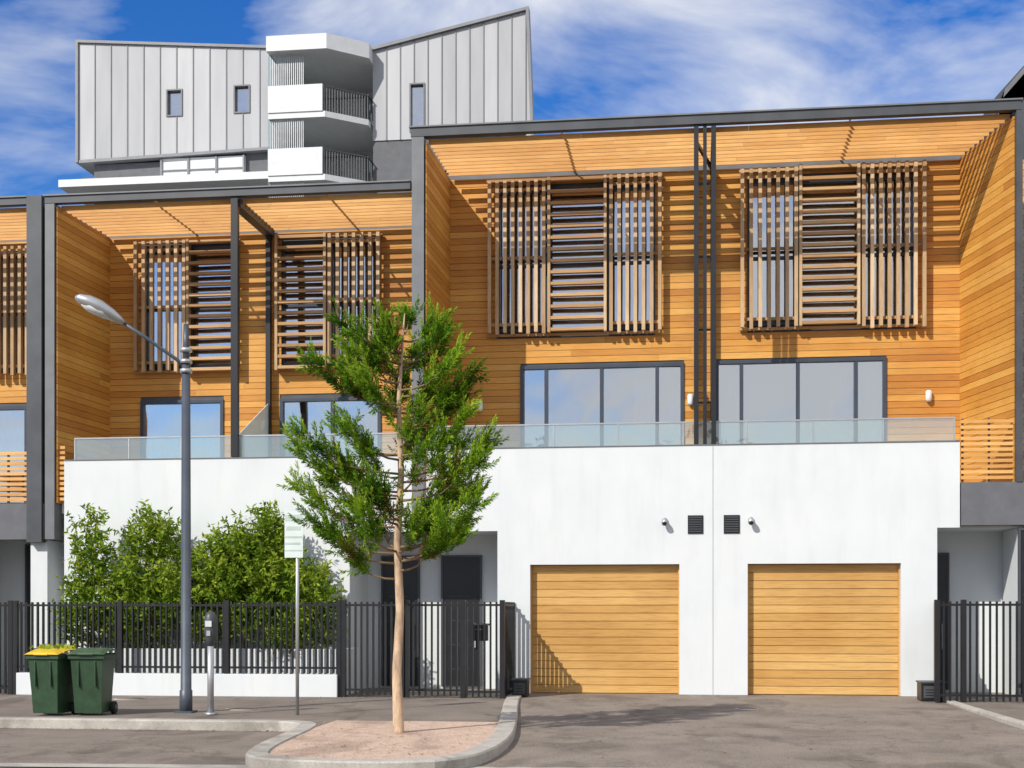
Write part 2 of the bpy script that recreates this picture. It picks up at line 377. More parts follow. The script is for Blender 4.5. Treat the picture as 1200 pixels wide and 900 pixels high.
cl.build("timber_cladding",H2)
fr=MB(); gl=MB(); cu=MB(); sc=MB()
window(fr,gl,-12.09,-10.2,4.0,6.21,[-11.1]); window(fr,gl,-8.94,-6.7,4.0,6.2,[-7.77])
curtain(cu,-12.0,-11.1,4.05,6.1,2.62); curtain(cu,-11.0,-10.3,4.05,6.1,2.66,'blind'); curtain(cu,-8.85,-7.8,4.05,6.1,2.62); curtain(cu,-7.7,-6.8,4.05,6.1,2.62,'blind')
window(fr,gl,-12.0,-9.85,6.9,9.55,[-11.0],rails=(8.2,)); window(fr,gl,-8.9,-6.75,6.9,9.55,[-7.8],rails=(8.2,))
cu.box(-11.9,-11.1,2.65,2.67,6.95,9.5,'blind'); curtain(cu,-7.75,-6.8,6.95,9.5,2.62)
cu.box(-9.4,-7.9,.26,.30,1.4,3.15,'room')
vscreen(sc,-12.12,-11.02,6.84,9.62); hscreen(sc,-10.93,-9.85,6.84,9.6); hscreen(sc,-8.95,-7.88,6.84,9.64); vscreen(sc,-7.78,-6.72,6.9,9.66)
for a,b_ in ((-12.2,-9.8),(-9.0,-6.65)): sc.box(a,b_,2.30,2.36,9.62,9.67,'slath'); sc.box(a,b_,2.30,2.36,6.8,6.85,'slath')
window(fr,gl,-9.4,-7.9,1.4,3.15,[-8.65],y=.12)
fr.build("window_frames",H2,.004); gl.build("window_glass",H2); cu.build("curtains",H2); sc.build("timber_screens",H2)
st=MB()
st.box(-13.12,-5.56,-.06,.1,9.88,10.02,'steel'); st.box(-13.14,-5.56,-.09,.12,10.022,10.05,'steel2'); st.box(-13.12,-5.56,2.37,2.6,9.985,10.03,'steel2')
st.box(-13.12,-12.92,-.05,2.36,3.06,9.878,'steel2')
st.box(-9.22,-9.08,-.02,.1,4.68,9.878,'black'); st.beam((-9.15,.1,9.78),(-9.15,2.38,9.78),.2,.16,'steel'); st.box(-9.2,-9.1,2.2,2.32,4,9.7,'black')
canopy(st,-12.9,-5.56,-12.8,-5.56,9.91); canopy_joists(st,(-10.9,-7.3),9.91)
st.build("steel_frame_and_canopy",H2)
bl=MB(); xs=[-12.55,-11.4,-10.3,-9.15,-7.95,-6.75,-5.56]
for a,b_ in zip(xs,xs[1:]): bl.box(a+.01,b_-.01,.11,.122,4.68,5.10,'glassb')
for a in xs: bl.box(a-.012,a+.012,.10,.132,4.675,5.098,'alu')
bl.box(-12.56,-5.56,.095,.137,5.1,5.125,'alu')
bl.prism([(-9.15,.15),(-9.135,.15),(-9.135,2.38),(-9.15,2.38)],4.0,[5.12,5.12,6.15,6.15],'frost')
z=3.85
while z<4.95: bl.box(-12.9,-12.74,.05,.08,z,z+.06,'timber_c'); z+=.105
bl.build("balcony_balustrade",H2)
ft=MB(); ft.tube([(-9.27,2.33,5.5),(-9.27,2.33,5.54),(-9.27,2.33,5.7),(-9.27,2.33,5.73)],[.04,.06,.06,.04],'white2',14); ft.box(-7.05,-6.95,-.03,.0,1.4,1.6,'alu'); ft.tube([(-7.0,0,3.5),(-7.0,-.15,3.47)],.06,'black')
ft.build("wall_lights",H2)

# ================================================================== FAR LEFT HOUSE
H3=empty("timber_clad_townhouse.002")
b3=MB()
Hd3=[(-17.0,-14.7,3.9,6.15)]; Hw3=[(-17.2,-14.65,6.9,9.55)]
wall_holes(b3,-24,-13.45,2.42,2.6,3.8,9.77,Hd3+Hw3,'steel')
b3.box(-24,-13.14,-.03,.25,3.06,3.79,'slab'); b3.box(-24,-13.14,.252,2.4,3.3,3.7,'white2')
b3.box(-24,-12.75,1.5,1.7,0,3.3,'white'); b3.box(-13.5,-13.14,.1,1.498,0,3.05,'white'); b3.box(-24,-14.8,0,.25,0,3.06,'white')
b3.box(-24,-13.14,10.6,10.8,0,9.7,'slab'); b3.box(-24,-13.14,2.44,10.8,9.77,9.98,'steel2'); b3.box(-24.2,-24,0,10.8,0,9.9,'slab'); b3.box(-24,-13.14,5,5.1,3.8,9.7,'room')
b3.box(-13.49,-13.17,-.1,2.6,3.0,10.04,'steel')
b3.box(-24,-13.5,-.06,.1,9.88,10.02,'steel'); b3.box(-24,-13.5,-.09,.12,10.022,10.05,'steel2')
canopy(b3,-24,-13.5,-24,-13.5,9.91); clad(b3,(-24,2.42),(-13.5,2.42),3.8,9.8,[(a+24,b_+24,c_,d_) for a,b_,c_,d_ in Hd3+Hw3])
window(b3,b3,-17,-14.7,3.9,6.15,[-15.9]); window(b3,b3,-17.2,-14.65,6.9,9.55,[-15.9]); curtain(b3,-17,-14.7,3.95,6.1,2.75); curtain(b3,-17,-14.7,6.95,9.5,2.75,'blind')
vscreen(b3,-15.8,-14.62,6.84,9.62); hscreen(b3,-17.2,-15.9,6.84,9.6)
z=3.85
while z<4.85: b3.box(-20,-13.5,.05,.08,z,z+.062,'timber_c'); z+=.105
for a in (-16,-15,-14,-13.56): b3.box(a,a+.04,.082,.12,3.79,4.85,'steel')
dr(b3,-14.25,-13.56,.3,3.0); b3.box(-14.5,-14.4,1.46,1.5,1.6,1.75,'alu')
b3.build("house_body",H3)

# ================================================================== FAR RIGHT HOUSE
H4=empty("timber_clad_townhouse.003")
b4=MB()
b4.xprism([(6.02,3.2),(16,3.2),(16,14.4),(8.9,15.3),(6.02,12.1)],3.0,10.8,'steel')
b4.box(8,16,0,.25,0,3.9,'white'); b4.box(6.02,16,.27,3,3.3,3.9,'white2')
b4.xprism([(6.03,11.2),(6.3,12.35),(9.0,15.45),(9.0,15.3),(6.2,12.1),(6.1,11.2)],2.9,2.998,'steel2')
clad(b4,(6.1,2.98),(16,2.98),3.95,10.9)
b4.box(6.1,16,-.06,.1,10.85,11.05,'steel')
b4.build("house_body",H4)

# ================================================================== APARTMENT TOWER
T=empty("apartment_building")
t=MB()
def zinc(mb,x0,x1,zbl,zbr,ztl,ztr,y,holes=(),pitch=.74):
    n=round((x1-x0)/pitch)
    for i in range(n):
        a=x0+(x1-x0)*i/n; c_=x0+(x1-x0)*(i+1)/n; f=lambda x: ztl+(ztr-ztl)*(x-x0)/(x1-x0); g_=lambda x: zbl+(zbr-zbl)*(x-x0)/(x1-x0)
        hs=[h for h in holes if h[0]<c_ and h[1]>a]
        r=R()
        def seg(p,q,z0a,z0b,z1a,z1b):
            mb.xprism([(p,z0a),(q,z0b),(q,z1b),(p,z1a)],y,y+.3,'zinc',r)
        if not hs: seg(a,c_,g_(a),g_(c_),f(a),f(c_))
        else:
            h=hs[0]; p=max(a,h[0]); q=min(c_,h[1])
            if p>a: seg(a,p,g_(a),g_(p),f(a),f(p))
            if q<c_: seg(q,c_,g_(q),g_(c_),f(q),f(c_))
            seg(p,q,g_(p),g_(q),h[2],h[2]); seg(p,q,h[3],h[3],f(p),f(q))
        cut=[h for h in holes if h[0]<c_<h[1]]
        zz=[(g_(c_),f(c_))] if not cut else [(g_(c_),cut[0][2]),(cut[0][3],f(c_))]
        for p0_,p1_ in zz: mb.xprism([(c_-.02,p0_),(c_+.02,p0_),(c_+.02,p1_),(c_-.02,p1_)],y-.035,y-.001,'zincd')
hl=[(-23.48,-22.73,23.69,24.9),(-20.36,-19.61,23.69,24.94)]
zinc(t,-27.6,-18.4,21.92,22.15,27.2,26.45,33,hl,.77)
t.xprism([(-27.72,21.8),(-27.6,21.8),(-27.6,27.2),(-18.38,26.45),(-18.38,26.57),(-27.72,27.33)],32.9,45,'zincd')
t.xprism([(-27.6,21.78),(-18.38,22.02),(-18.38,22.14),(-27.6,21.915)],32.95,44,'zincd'); t.xprism([(-27.5,22.2),(-18.4,22.2),(-18.4,26.4),(-27.5,27.1)],33.5,45,'slab')
t.box(-18.45,-18.3,33,45,20.5,26.5,'zinc')
for a,b_,c_,d_ in hl+[(-12.41,-11.73,22.5,24.63)]:
    t.box(a,b_,33.15,33.2,c_,d_,'glass'); t.box(a,a+.06,32.95,33.25,c_,d_,'steel2'); t.box(b_-.06,b_,32.95,33.25,c_,d_,'steel2'); t.box(a+.06,b_-.06,32.95,33.25,d_-.06,d_,'steel2'); t.box(a+.06,b_-.06,32.95,33.25,c_,c_+.06,'steel2')
    t.box(a+.06,b_-.06,33.3,33.4,c_,(c_+d_)/2,'curtain')
t.box(-27.0,-23.8,33.3,44,0,21.78,'slab'); t.box(-19.9,-18.45,33.3,44,0,21.98,'slab'); t.box(-23.8,-19.9,33.3,44,0,20.85,'slab')
t.box(-23.8,-19.9,33.14,33.28,20.852,21.86,'white2'); t.box(-23.8,-19.9,33.7,44,20.852,21.8,'slab')
for a in (-23.8,-22.55,-21.25,-19.98): t.box(a,a+.08,33.06,33.13,20.86,21.86,'zincd')
t.box(-23.8,-19.9,33.07,33.135,21.3,21.34,'zincd')
t.box(-27.9,-18.3,31.6,44,20.3,20.62,'white2'); t.box(-27.6,-23.85,33.25,33.29,20.63,21.2,'slab')
zinc(t,-14.05,-7.3,22.2,22.2,26.13,27.5,33,[(-12.41,-11.73,22.5,24.63)],.62)
t.xprism([(-14.05,26.135),(-7.28,27.51),(-6.98,20),(-6.86,20),(-7.16,27.66),(-14.05,26.28)],32.85,33.4,'zincd')
t.xprism([(-7.295,27.45),(-7.295,20),(-7.0,20),(-7.25,27.45)],33,33.3,'zinc')
t.prism([(-14,33.5),(-7.25,33.5),(-9.2,45),(-14,45)],0,[26,27.2,27.2,26],'zincd')
t.box(-14.05,-7.0,33.05,33.4,15,22.2,'slab')
t.box(-18.3,-14.05,36,45,0,26.5,'zinc')
pl=[(-18.25,31.3),(-15.75,31.3),(-14.15,32.6),(-14.15,36),(-18.25,36)]
pl2=[(-18.25,31.0),(-15.6,31.0),(-14.05,32.3),(-14.05,36),(-18.25,36)]
t.prism(pl2,25.55,26.2,'white2')
for zb in (22.75,20.05,17.3):
    t.prism(pl,zb,zb+.25,'white2')
    t.box(-18.25,-15.85,31.25,31.4,zb+.251,zb+1.4,'white2')
    t.box(-18.3,-18.15,31.42,36,zb+.25,zb+2.8,'glassb')
    p0=Vector((-15.8,31.35,0)); p1=Vector((-14.2,32.65,0)); n=16
    for k in range(n+1):
        p=p0.lerp(p1,k/n); t.box(p.x-.02,p.x+.02,p.y-.02,p.y+.02,zb+.25,zb+1.3,'steel')
    for k in range(12): t.box(-14.2,-14.16,32.7+k*.27,32.74+k*.27,zb+.25,zb+1.3,'steel')
    t.beam((-15.8,31.35,zb+1.33),(-14.2,32.65,zb+1.33),.06,.05,'steel'); t.box(-14.2,-14.15,32.6,36,zb+1.3,zb+1.35,'steel')
    t.box(-17.4,-15.0,35.9,35.98,zb+.25,zb+2.5,'steel'); t.box(-17.3,-16.3,35.86,35.89,zb+.4,zb+2.4,'glass'); t.box(-16.2,-15.1,35.86,35.89,zb+.4,zb+2.4,'curtain')
    n=18
    for k in range(n): t.box(-18.2+k*.085,-18.17+k*.085,31.42,31.46,zb+1.4,zb+2.75,'alu')
t.box(-30,-27.0,34,44,0,19,'slab')
t.build("tower_body",T)

# ================================================================== GROUND
g=MB(); g.add([(-700,-700,-.2),(700,-700,-.2),(700,700,-.2),(-700,700,-.2)],[(0,1,2,3)],'far'); g.build("ground")
g=MB(); g.add([(-80,-45,-.12),(80,-45,-.12),(80,-7.0,-.12),(-80,-7.0,-.12)],[(0,1,2,3)],'asph'); g.build("road")
g=MB(); g.add([(-3.42,.3,.0),(-2.4,-12.3,-.114),(4.75,-12.3,-.114),(4.45,.3,.0)],[(0,1,2,3)],'drive'); g.build("driveway")
g=MB(); g.add([(-60,-15.65,-.106),(60,-8.45,-.106),(60,-8.10,-.106),(-60,-15.30,-.106)],[(0,1,2,3)],'conc'); g.build("road_gutter")
g=MB(); g.prism([(-60,-7.3),(-5.5,-7.3),(-2.75,-7.3),(-3.42,-.02),(-3.6,1.55),(-60,1.55)],-.15,0,'walk'); g.build("footpath")
g=MB(); g.prism([(4.6,-7.3),(60,-7.3),(60,1.55),(4.4,1.55),(4.42,-.02)],-.15,0,'walk'); g.build("footpath.001")
def kerb(name,path,w,zt):
    path=[Vector((*p,0)) for p in path]
    for _ in range(2):
        q=[path[0]]
        for a,b_ in zip(path,path[1:]): q+= [a.lerp(b_,.25),a.lerp(b_,.75)]
        path=q+[path[-1]]
    k=MB(); vs=[];fs=[];n=len(path)
    for i,p in enumerate(path):
        d=(path[min(i+1,n-1)]-path[max(i-1,0)]).normalized(); a=Vector((-d.y,d.x,0))*w/2
        for o_,z_ in ((-1,-.2),(-1,zt-.02),(-.86,zt),(.86,zt),(1,zt-.02),(1,-.2)): vs.append((p.x+a.x*o_,p.y+a.y*o_,z_))
    for i in range(n-1):
        for j in range(5): fs.append((i*6+j,(i+1)*6+j,(i+1)*6+j+1,i*6+j+1))
    fs+= [tuple(range(6)),tuple((n-1)*6+j for j in range(5,-1,-1))]
    k.add(vs,fs,'conc'); k.build(name)
kerb("kerb",[(-60,-7.4),(-6.2,-7.4),(-5.45,-7.6),(-5.25,-8.6),(-5.15,-9.8),(-5.0,-11.3),(-4.75,-12.3),(-4.0,-12.55),(-3.2,-12.55),(-2.6,-12.2),(-2.42,-11.0),(-2.45,-9.2),(-2.75,-6.5),(-3.3,-2.0),(-3.42,-.3)],.26,.025)
kerb("kerb.001",[(4.44,-.3),(4.45,-2.2),(4.6,-6.6),(4.8,-7.4),(5.6,-7.5),(60,-7.5)],.16,.02)
g=MB(); g.prism([(-5.2,-7.1),(-5.15,-9.8),(-5.0,-11.3),(-4.6,-12.3),(-4.0,-12.5),(-3.2,-12.5),(-2.65,-12.1),(-2.5,-11.0),(-2.5,-9.2),(-2.7,-7.1)],-.15,.006,'gravel'); g.build("gravel_bed")
for nm,x,y,r in (("manhole_cover",-7.34,-5.0,.25),("manhole_cover.001",-10.2,-2.7,.3),("manhole_cover.002",.84,-3.4,.2)):
    g=MB(); z0=-.001 if x<-4 else -.04; z1=.008 if x<-4 else -.022
    g.tube([(x,y,z0),(x,y,z1)],r,'conc',24); g.tube([(x,y,z1+.0005),(x,y,z1+.003)],r*.82,'walk',24); g.build(nm)

# ================================================================== PLANTER + FENCES
w=MB(); w.box(-12.89,-6.6,-1.72,-1.5,0,.42,'white'); w.box(-12.6,-6.75,-1.3,-1.15,0,.88,'white'); w.box(-6.75,-6.6,-1.3,-.01,0,.88,'white'); w.box(-12.75,-12.6,-1.3,-.01,0,.88,'white')
w.box(-12.6,-6.75,-1.15,-.01,0,.82,'soil'); w.build("planter_wall",bevel=.008)
def fence(name,A,B,z0,z1,pitch=.125,posts=(),gate=False):
    k=MB(); A=Vector(A);B=Vector(B); L=(B-A).length; d=(B-A)/L; n=round(L/pitch)
    k.beam((A.x,A.y,z1-.06),(B.x,B.y,z1-.06),.045,.04,'black'); k.beam((A.x,A.y,z0+.12),(B.x,B.y,z0+.12),.045,.04,'black')
    for i in range(n+1):
        p=A+d*L*i/n; k.beam((p.x,p.y,z0+.02),(p.x,p.y,z1),.052,.022,'black') if abs(d.x)<.5 else k.box(p.x-.016,p.x+.016,p.y-.026,p.y+.026,z0+.02,z1,'black')
    for t_ in posts:
        p=A+d*L*t_; k.box(p.x-.045,p.x+.045,p.y-.045,p.y+.045,0,z1+.03,'black')
    return k
k=fence("f",(-12.95,-1.61),(-6.58,-1.61),.42,1.77,.112,(0,.33,.66,1)); k.build("black_picket_fence")
k=fence("f",(-22,-1.61),(-13.05,-1.61),0,1.77,.112,(.5,.86,1)); k.build("black_picket_fence.001")
k=fence("f",(-6.5,-1.61),(-5.37,-1.61),.02,1.77,.112,(0,1)); k.build("black_picket_gate")
k=fence("f",(-5.30,-1.61),(-4.25,-1.61),.02,1.77,.112,(0,1)); k.build("black_picket_gate.001")
k=fence("f",(-4.18,-1.61),(-3.52,-1.61),.0,1.77,.112,(1,)); k.merge(fence("f",(-3.52,-1.61),(-3.52,-.03),.0,1.77,.118,())); k.build("black_picket_fence.002")
k=fence("f",(4.20,-1.61),(9.5,-1.61),.0,1.77,.112,(0,.085,.3)); k.merge(fence("f",(4.20,-1.61),(4.43,-.03),.0,1.77,.118,())); k.build("black_picket_fence.003")
def mailbox(nm,x,z,y):
    q=MB(); q.box(x-.13,x+.13,y-.02,y+.18,z,z+.28,'black'); q.prism([(x-.145,y-.04),(x+.145,y-.04),(x+.145,y+.2),(x-.145,y+.2)],z+.282,[z+.29,z+.29,z+.32,z+.32],'steel'); q.box(x-.1,x+.1,y-.03,y-.021,z+.2,z+.22,'steel2'); q.build(nm,bevel=.005)
mailbox("mailbox",-3.95,1.05,-1.5)
def cabinet(nm,x0,x1,y0,y1,h):
    q=MB(); q.box(x0,x1,y0,y1,.0,h,'black'); q.box(x0-.02,x1+.02,y0-.02,y1+.02,h+.001,h+.03,'steel'); q.box(x0+.04,x1-.04,y0-.012,y0-.001,.05,h-.05,'steel')
    for i in range(3): q.box(x0+.07,x1-.07,y0-.018,y0-.013,.09+i*.05,.105+i*.05,'black')
    q.build(nm,bevel=.006)
cabinet("utility_box",-3.42,-3.14,-1.0,-.65,.3); cabinet("utility_box.001",3.98,4.4,-1.3,-.8,.31)

# ================================================================== STREET LAMP
L=MB(); bx,by=-7.97,-5.81
L.tube([(bx,by,0),(bx,by,.35),(bx,by,.36),(bx,by,5.55)],[.10,.10,.085,.065],'pole',16)
L.tube([(bx,by,5.55),(bx,by,6.12)],[.055,.04],'pole',12)
for z in (5.35,5.5,5.68): L.tube([(bx,by,z),(bx,by,z+.06)],.095,'alu',16)
hx=Vector((-.90,-.43,0)).normalized()
def lp(s_,z): return (bx+hx.x*s_,by+hx.y*s_,z)
L.tube([lp(0,5.42),lp(.15,5.56),lp(.6,5.86),lp(1.02,6.12)],.028,'pole',10)
L.tube([lp(.94,6.08),lp(1.02,6.13),lp(1.14,6.20),lp(1.32,6.30),lp(1.48,6.37),lp(1.62,6.42),lp(1.67,6.43)],[.05,.08,.125,.155,.145,.09,.03],'alu',18,.72)
L.tube([lp(1.10,6.13),lp(1.27,6.21),lp(1.46,6.29),lp(1.57,6.34)],[.06,.12,.12,.05],'lens',16,.6)
L.box(bx-.14,bx+.14,by-.14,by+.14,-.01,.03,'pole'); L.build("street_lamp")

S=MB(); x,y=-6.08,-6.1
S.tube([(x,y,0),(x,y,3.18)],.028,'alu',12)
S.box(x-.19,x+.10,y-.04,y-.034,2.42,3.14,'signp')
for z0,z1,a,b_ in ((2.98,3.08,.14,.05),(2.84,2.90,.12,.03),(2.72,2.75,.14,.05),(2.62,2.65,.14,.02),(2.52,2.54,.14,.05)): S.box(x-.045-a,x-.045+b_+.08,y-.043,y-.041,z0,z1,'signg')
for z in (2.55,2.98): S.box(x-.05,x+.05,y-.033,y+.035,z,z+.03,'alu')
S.build("parking_sign")
P=MB(); x,y=-7.4,-6.28
P.tube([(x,y,0),(x,y,1.08)],.05,'alu',14); P.tube([(x,y,0),(x,y,.04)],.09,'alu',14)
P.tube([(x,y,1.06),(x,y,1.14),(x,y,1.16),(x,y,1.30),(x,y,1.42),(x,y,1.52),(x,y,1.58),(x,y,1.60)],[.05,.07,.085,.095,.10,.09,.055,.01],'steel',18)
P.box(x-.05,x+.05,y-.106,y-.09,1.36,1.45,'lens'); P.box(x-.03,x+.03,y-.104,y-.09,1.22,1.30,'alu')
P.build("parking_meter")
def wheelie(nm,x,y,lid,rot):
    q=MB()
    def ring(w,d0,d1,z): return [(-w/2,d0,z),(w/2,d0,z),(w/2,d1,z),(-w/2,d1,z)]
    lv=[ring(.42,-.22,.22,.04),ring(.44,-.24,.24,.3),ring(.50,-.29,.28,.86),ring(.56,-.32,.30,.87),ring(.56,-.32,.30,.93)]
    vs=[v for r_ in lv for v in r_]; fs=[(3,2,1,0)]
    for i in range(4):
        for k_ in range(4): fs.append((i*4+k_,i*4+(k_+1)%4,(i+1)*4+(k_+1)%4,(i+1)*4+k_))
    q.add(vs,fs+[(16,17,18,19)],'binG')
    n=6; vs=[];fs=[]
    for i in range(n+1):
        t_=i/n; yy=-.35+.66*t_; zz=.935+.05*math.sin(t_*math.pi*.9)+.03*t_
        vs+=[(-.29,yy,zz),(.29,yy,zz),(.22,yy,zz+.03),(-.22,yy,zz+.03)]
    for i in range(n):
        for k_ in range(4): fs.append((i*4+k_,i*4+(k_+1)%4,(i+1)*4+(k_+1)%4,(i+1)*4+k_))
    q.add(vs,fs+[(3,2,1,0),(n*4,n*4+1,n*4+2,n*4+3)],lid)
    q.tube([(-.26,.37,.93),(.26,.37,.93)],.018,lid,8)
    for s_ in (-1,1):
        q.box(s_*.24-.02,s_*.24+.02,.29,.38,.88,.95,'binG'); q.tube([(s_*.23,.2,.1),(s_*.29,.2,.1)],.10,'rubber',20); q.tube([(s_*.285,.2,.1),(s_*.295,.2,.1)],.05,'steel',12)
        q.box(s_*.13-.012,s_*.13+.012,-.302,-.27,.45,.84,'binG')
    q.box(-.12,.12,-.36,-.34,.93,.955,lid)
    q.tube([(-.25,.2,.1),(.25,.2,.1)],.015,'steel',8)
    o=q.build(nm,bevel=.008); o.location=(x,y,0); o.rotation_euler=(0,0,rot)
wheelie("wheelie_bin",-9.82,-6.55,'binY',math.radians(-6)); wheelie("wheelie_bin.001",-9.22,-6.45,'binGl',math.radians(5))
q=MB()
for i in range(70):
    a=Vector((random.gauss(-9.82,.14),random.gauss(-6.55,.12),1.03+R()*.04)); u=Vector((R()-.5,R()-.5,R()*.6)).normalized()*.035; v=Vector((R()-.5,R()-.5,R()-.5)).normalized()*.018
    q.add([a-u-v,a+u-v,a+u+v,a-u+v],[(0,1,2,3)],'hedge',.6+.4*R())
for i in range(520):
    c_=R()
    if c_<.35: x_,y_,z_=random.uniform(-12,-5.6),-7.62-abs(random.gauss(0,.12)),-.112
    elif c_<.6: x_,y_,z_=random.uniform(-5,-2.7),random.uniform(-12.2,-7.2),.012
    elif c_<.8: x_,y_,z_=random.uniform(-12,-3.7),-1.8-abs(random.gauss(0,.5)),.006
    else: x_,y_=random.uniform(-2,4.2),random.uniform(-11.5,-.2); z_=-.0093*(.3-y_)+.006
    a_=R()*6.28; l=random.uniform(.015,.04); u=Vector((math.cos(a_),math.sin(a_),random.uniform(-.1,.25)))*l; v=Vector((-math.sin(a_),math.cos(a_),.1))*l*.45; a=Vector((x_,y_,z_+.006))
    q.add([a-u,a+v,a+u,a-v],[(0,1,2,3)],'dry')
q.build("leaf_litter")

# ================================================================== FOLIAGE
def rv(s=1.): return Vector((random.gauss(0,s),random.gauss(0,s),random.gauss(0,s)))
def leafquad(mb,p,d,l,w,m,r):
    d=d.normalized(); a=d.cross(rv()).normalized()*w/2
    mb.add([p,p+d*l*.5+a,p+d*l,p+d*l*.5-a],[(0,1,2,3)],m,r)
base=Vector((-3.87,-9.0,0))
tr=MB()
path=[base+Vector(o) for o in ((0,0,-.05),(.0,0,.05),(-.025,0,.8),(.015,.02,1.6),(-.015,0,2.5),(.03,.02,3.4),(.0,0,4.3),(.05,0,5.1),(.08,0,5.5))]
tr.tube(path,[.10,.075,.062,.057,.05,.042,.032,.018,.006],'bark',12)
def trunk_at(z):
    for a,b_ in zip(path,path[1:]):
        if a.z<=z<=b_.z: return a.lerp(b_,(z-a.z)/(b_.z-a.z))
    return path[-1]
tips=[(-4.55,5.32),(-4.25,5.15),(-3.8,5.5),(-3.5,5.42),(-3.35,5.15),(-3.0,4.65),(-3.15,4.85),(-4.85,4.75),(-4.5,4.65),(-4.1,4.95),(-2.75,3.75),(-3.0,4.05),(-2.8,3.5),(-5.15,3.2),(-5.0,3.65),(-5.05,3.9),(-4.6,4.0),(-2.8,2.9),(-2.95,3.15),(-4.8,2.65),(-5.1,2.85),(-3.1,2.65),(-4.5,2.35),(-3.35,4.25),(-3.4,3.2),(-4.3,3.2),(-3.5,2.7),(-4.4,3.7),(-3.3,3.7),(-4.2,2.75),(-4.7,3.3),(-3.9,5.1),(-4.35,4.45),(-3.4,4.7),(-2.95,3.6),(-3.1,4.4),(-3.35,2.45),(-3.75,3.9),(-3.85,4.55),(-4.0,4.2),(-3.6,4.4),(-4.35,4.9),(-3.6,5.0)]
br=[]
for tx,tz in tips: br.append((tx,base.y+random.uniform(-.5,.5),tz))
for i in range(34):
    z=random.choice([random.uniform(2.5,4.0),random.uniform(2.6,4.0),random.uniform(4.3,5.3)]); a=random.uniform(0,6.28); rad=(1.0 if z<4.3 else .65)*random.uniform(.5,1)
    br.append((base.x+rad*math.cos(a)*.9,base.y+rad*math.sin(a),z+.1))
nd=MB()
for tx,ty,tz in br:
    tip=Vector((tx,ty,tz)); hd=math.hypot(tx-base.x,ty-base.y)
    z0=max(1.85,tz-.15-hd*.28); s=trunk_at(min(z0,5.3)); mid=s.lerp(tip,.55)+Vector((0,0,-.06-hd*.10))
    pts=[s,s.lerp(mid,.5)+Vector((0,0,-.02)),mid,mid.lerp(tip,.5)+Vector((0,0,-.02)),tip]
    tr.tube(pts,[.018,.015,.011,.007,.003],'twig',6)
    L_=(tip-s).length
    btone=random.uniform(.25,.68)
    # each tuft: a few curved shoots densely set with short needles (bottle-brush)
    nt_=int(L_*5.6)+3
    for k in range(nt_):
        t_=1.0 if k<2 else random.uniform(.42,1.0)
        j=min(int(t_*4),3); c0=pts[j].lerp(pts[j+1],min(1,t_*4-j))
        out=((tip-s).normalized()*.75+Vector((0,0,.25))).normalized()
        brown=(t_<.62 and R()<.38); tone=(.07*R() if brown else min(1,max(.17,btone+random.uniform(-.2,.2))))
        for sh in range(3):
            d0=(out+rv(.5)).normalized(); ln=random.uniform(.20,.33); c1=c0+rv(.04)
            nn_=58 if not brown else 30
            for q_ in range(nn_):
                u=(q_+R())/nn_; pp=c1+d0*ln*u+Vector((0,0,.10*u*u))
                side=rv(1); side=(side-d0*side.dot(d0)).normalized()
                dd=(side*(1.0-.45*u)+d0*(.45+.6*u)+Vector((0,0,.15))).normalized()
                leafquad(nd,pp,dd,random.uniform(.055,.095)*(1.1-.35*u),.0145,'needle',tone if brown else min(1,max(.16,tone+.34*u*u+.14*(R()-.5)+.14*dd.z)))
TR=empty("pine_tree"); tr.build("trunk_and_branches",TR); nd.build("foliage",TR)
def bush(nm,clusters,n,ll=.12,lw=.045):
    q=MB()
    for (cx,cy,cz,rx,ry,rz,cnt) in clusters:
        for i in range(cnt):
            d=rv().normalized(); rad=R()**.45
            p=Vector((cx+d.x*rx*rad,cy+d.y*ry*rad,cz+d.z*rz*rad))
            if p.z<.85 or p.y>-.03: continue
            sd=(d*.5+Vector((0,0,.75))+rv(.3)).normalized(); sl=random.uniform(.2,.5)
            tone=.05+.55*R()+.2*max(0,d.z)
            for j in range(n):
                u=j/n; droop=Vector((0,0,-.12*u*u)); pp=p+sd*sl*u+droop
                if pp.y>-.02: pp.y=-.02
                leafquad(q,pp,(sd*.35+rv(.6)+Vector((0,0,-.15))).normalized(),ll*random.uniform(.7,1.3),lw,'hedge',min(1,tone+.3*R()))
        q.tube([(cx,cy,.8),(cx+.05,cy,cz)],.02,'twig',6)
    q.build(nm)
bush("hedge_bush",[(-11.9,-.75,1.6,.5,.38,.85,230),(-11.85,-.7,2.75,.30,.3,.85,120),(-10.9,-.75,1.8,.75,.4,.98,380),(-10.6,-.7,3.0,.5,.35,.5,150),(-10.05,-.75,2.0,.55,.4,.85,230)],13)
bush("hedge_bush.001",[(-9.4,-.75,1.9,.5,.4,.95,280),(-8.7,-.75,2.0,.65,.4,.98,330),(-8.3,-.7,3.0,.5,.3,.55,150),(-7.8,-.75,1.85,.55,.4,1.0,280),(-7.3,-.75,1.6,.42,.35,.85,170),(-9.1,-.7,2.7,.4,.3,.45,90)],13)
bush("shrub",[(-7.9,-1.45,1.0,.22,.12,.22,30),(-7.6,-1.4,.95,.15,.1,.15,14)],10,.07,.03)
# park trees on the far side of the street (behind the viewpoint), seen only as reflections
q=MB()
for i in range(15):
    cx=-48+i*6.3+random.uniform(-2,2); cy=-66+random.uniform(-3,3); hh=random.uniform(9,15)
    q.tube([(cx,cy,-.2),(cx+.2,cy,hh*.5),(cx,cy,hh*.85)],[.35,.22,.06],'twig',8)
    for k in range(330):
        d=rv().normalized(); rr=R()**.4; p=Vector((cx+d.x*3.0*rr,cy+d.y*2.6*rr,hh*.66+d.z*hh*.34*rr))
        leafquad(q,p,rv(),random.uniform(.5,.95),.5,'dleaf',R())
q.build("background_trees")

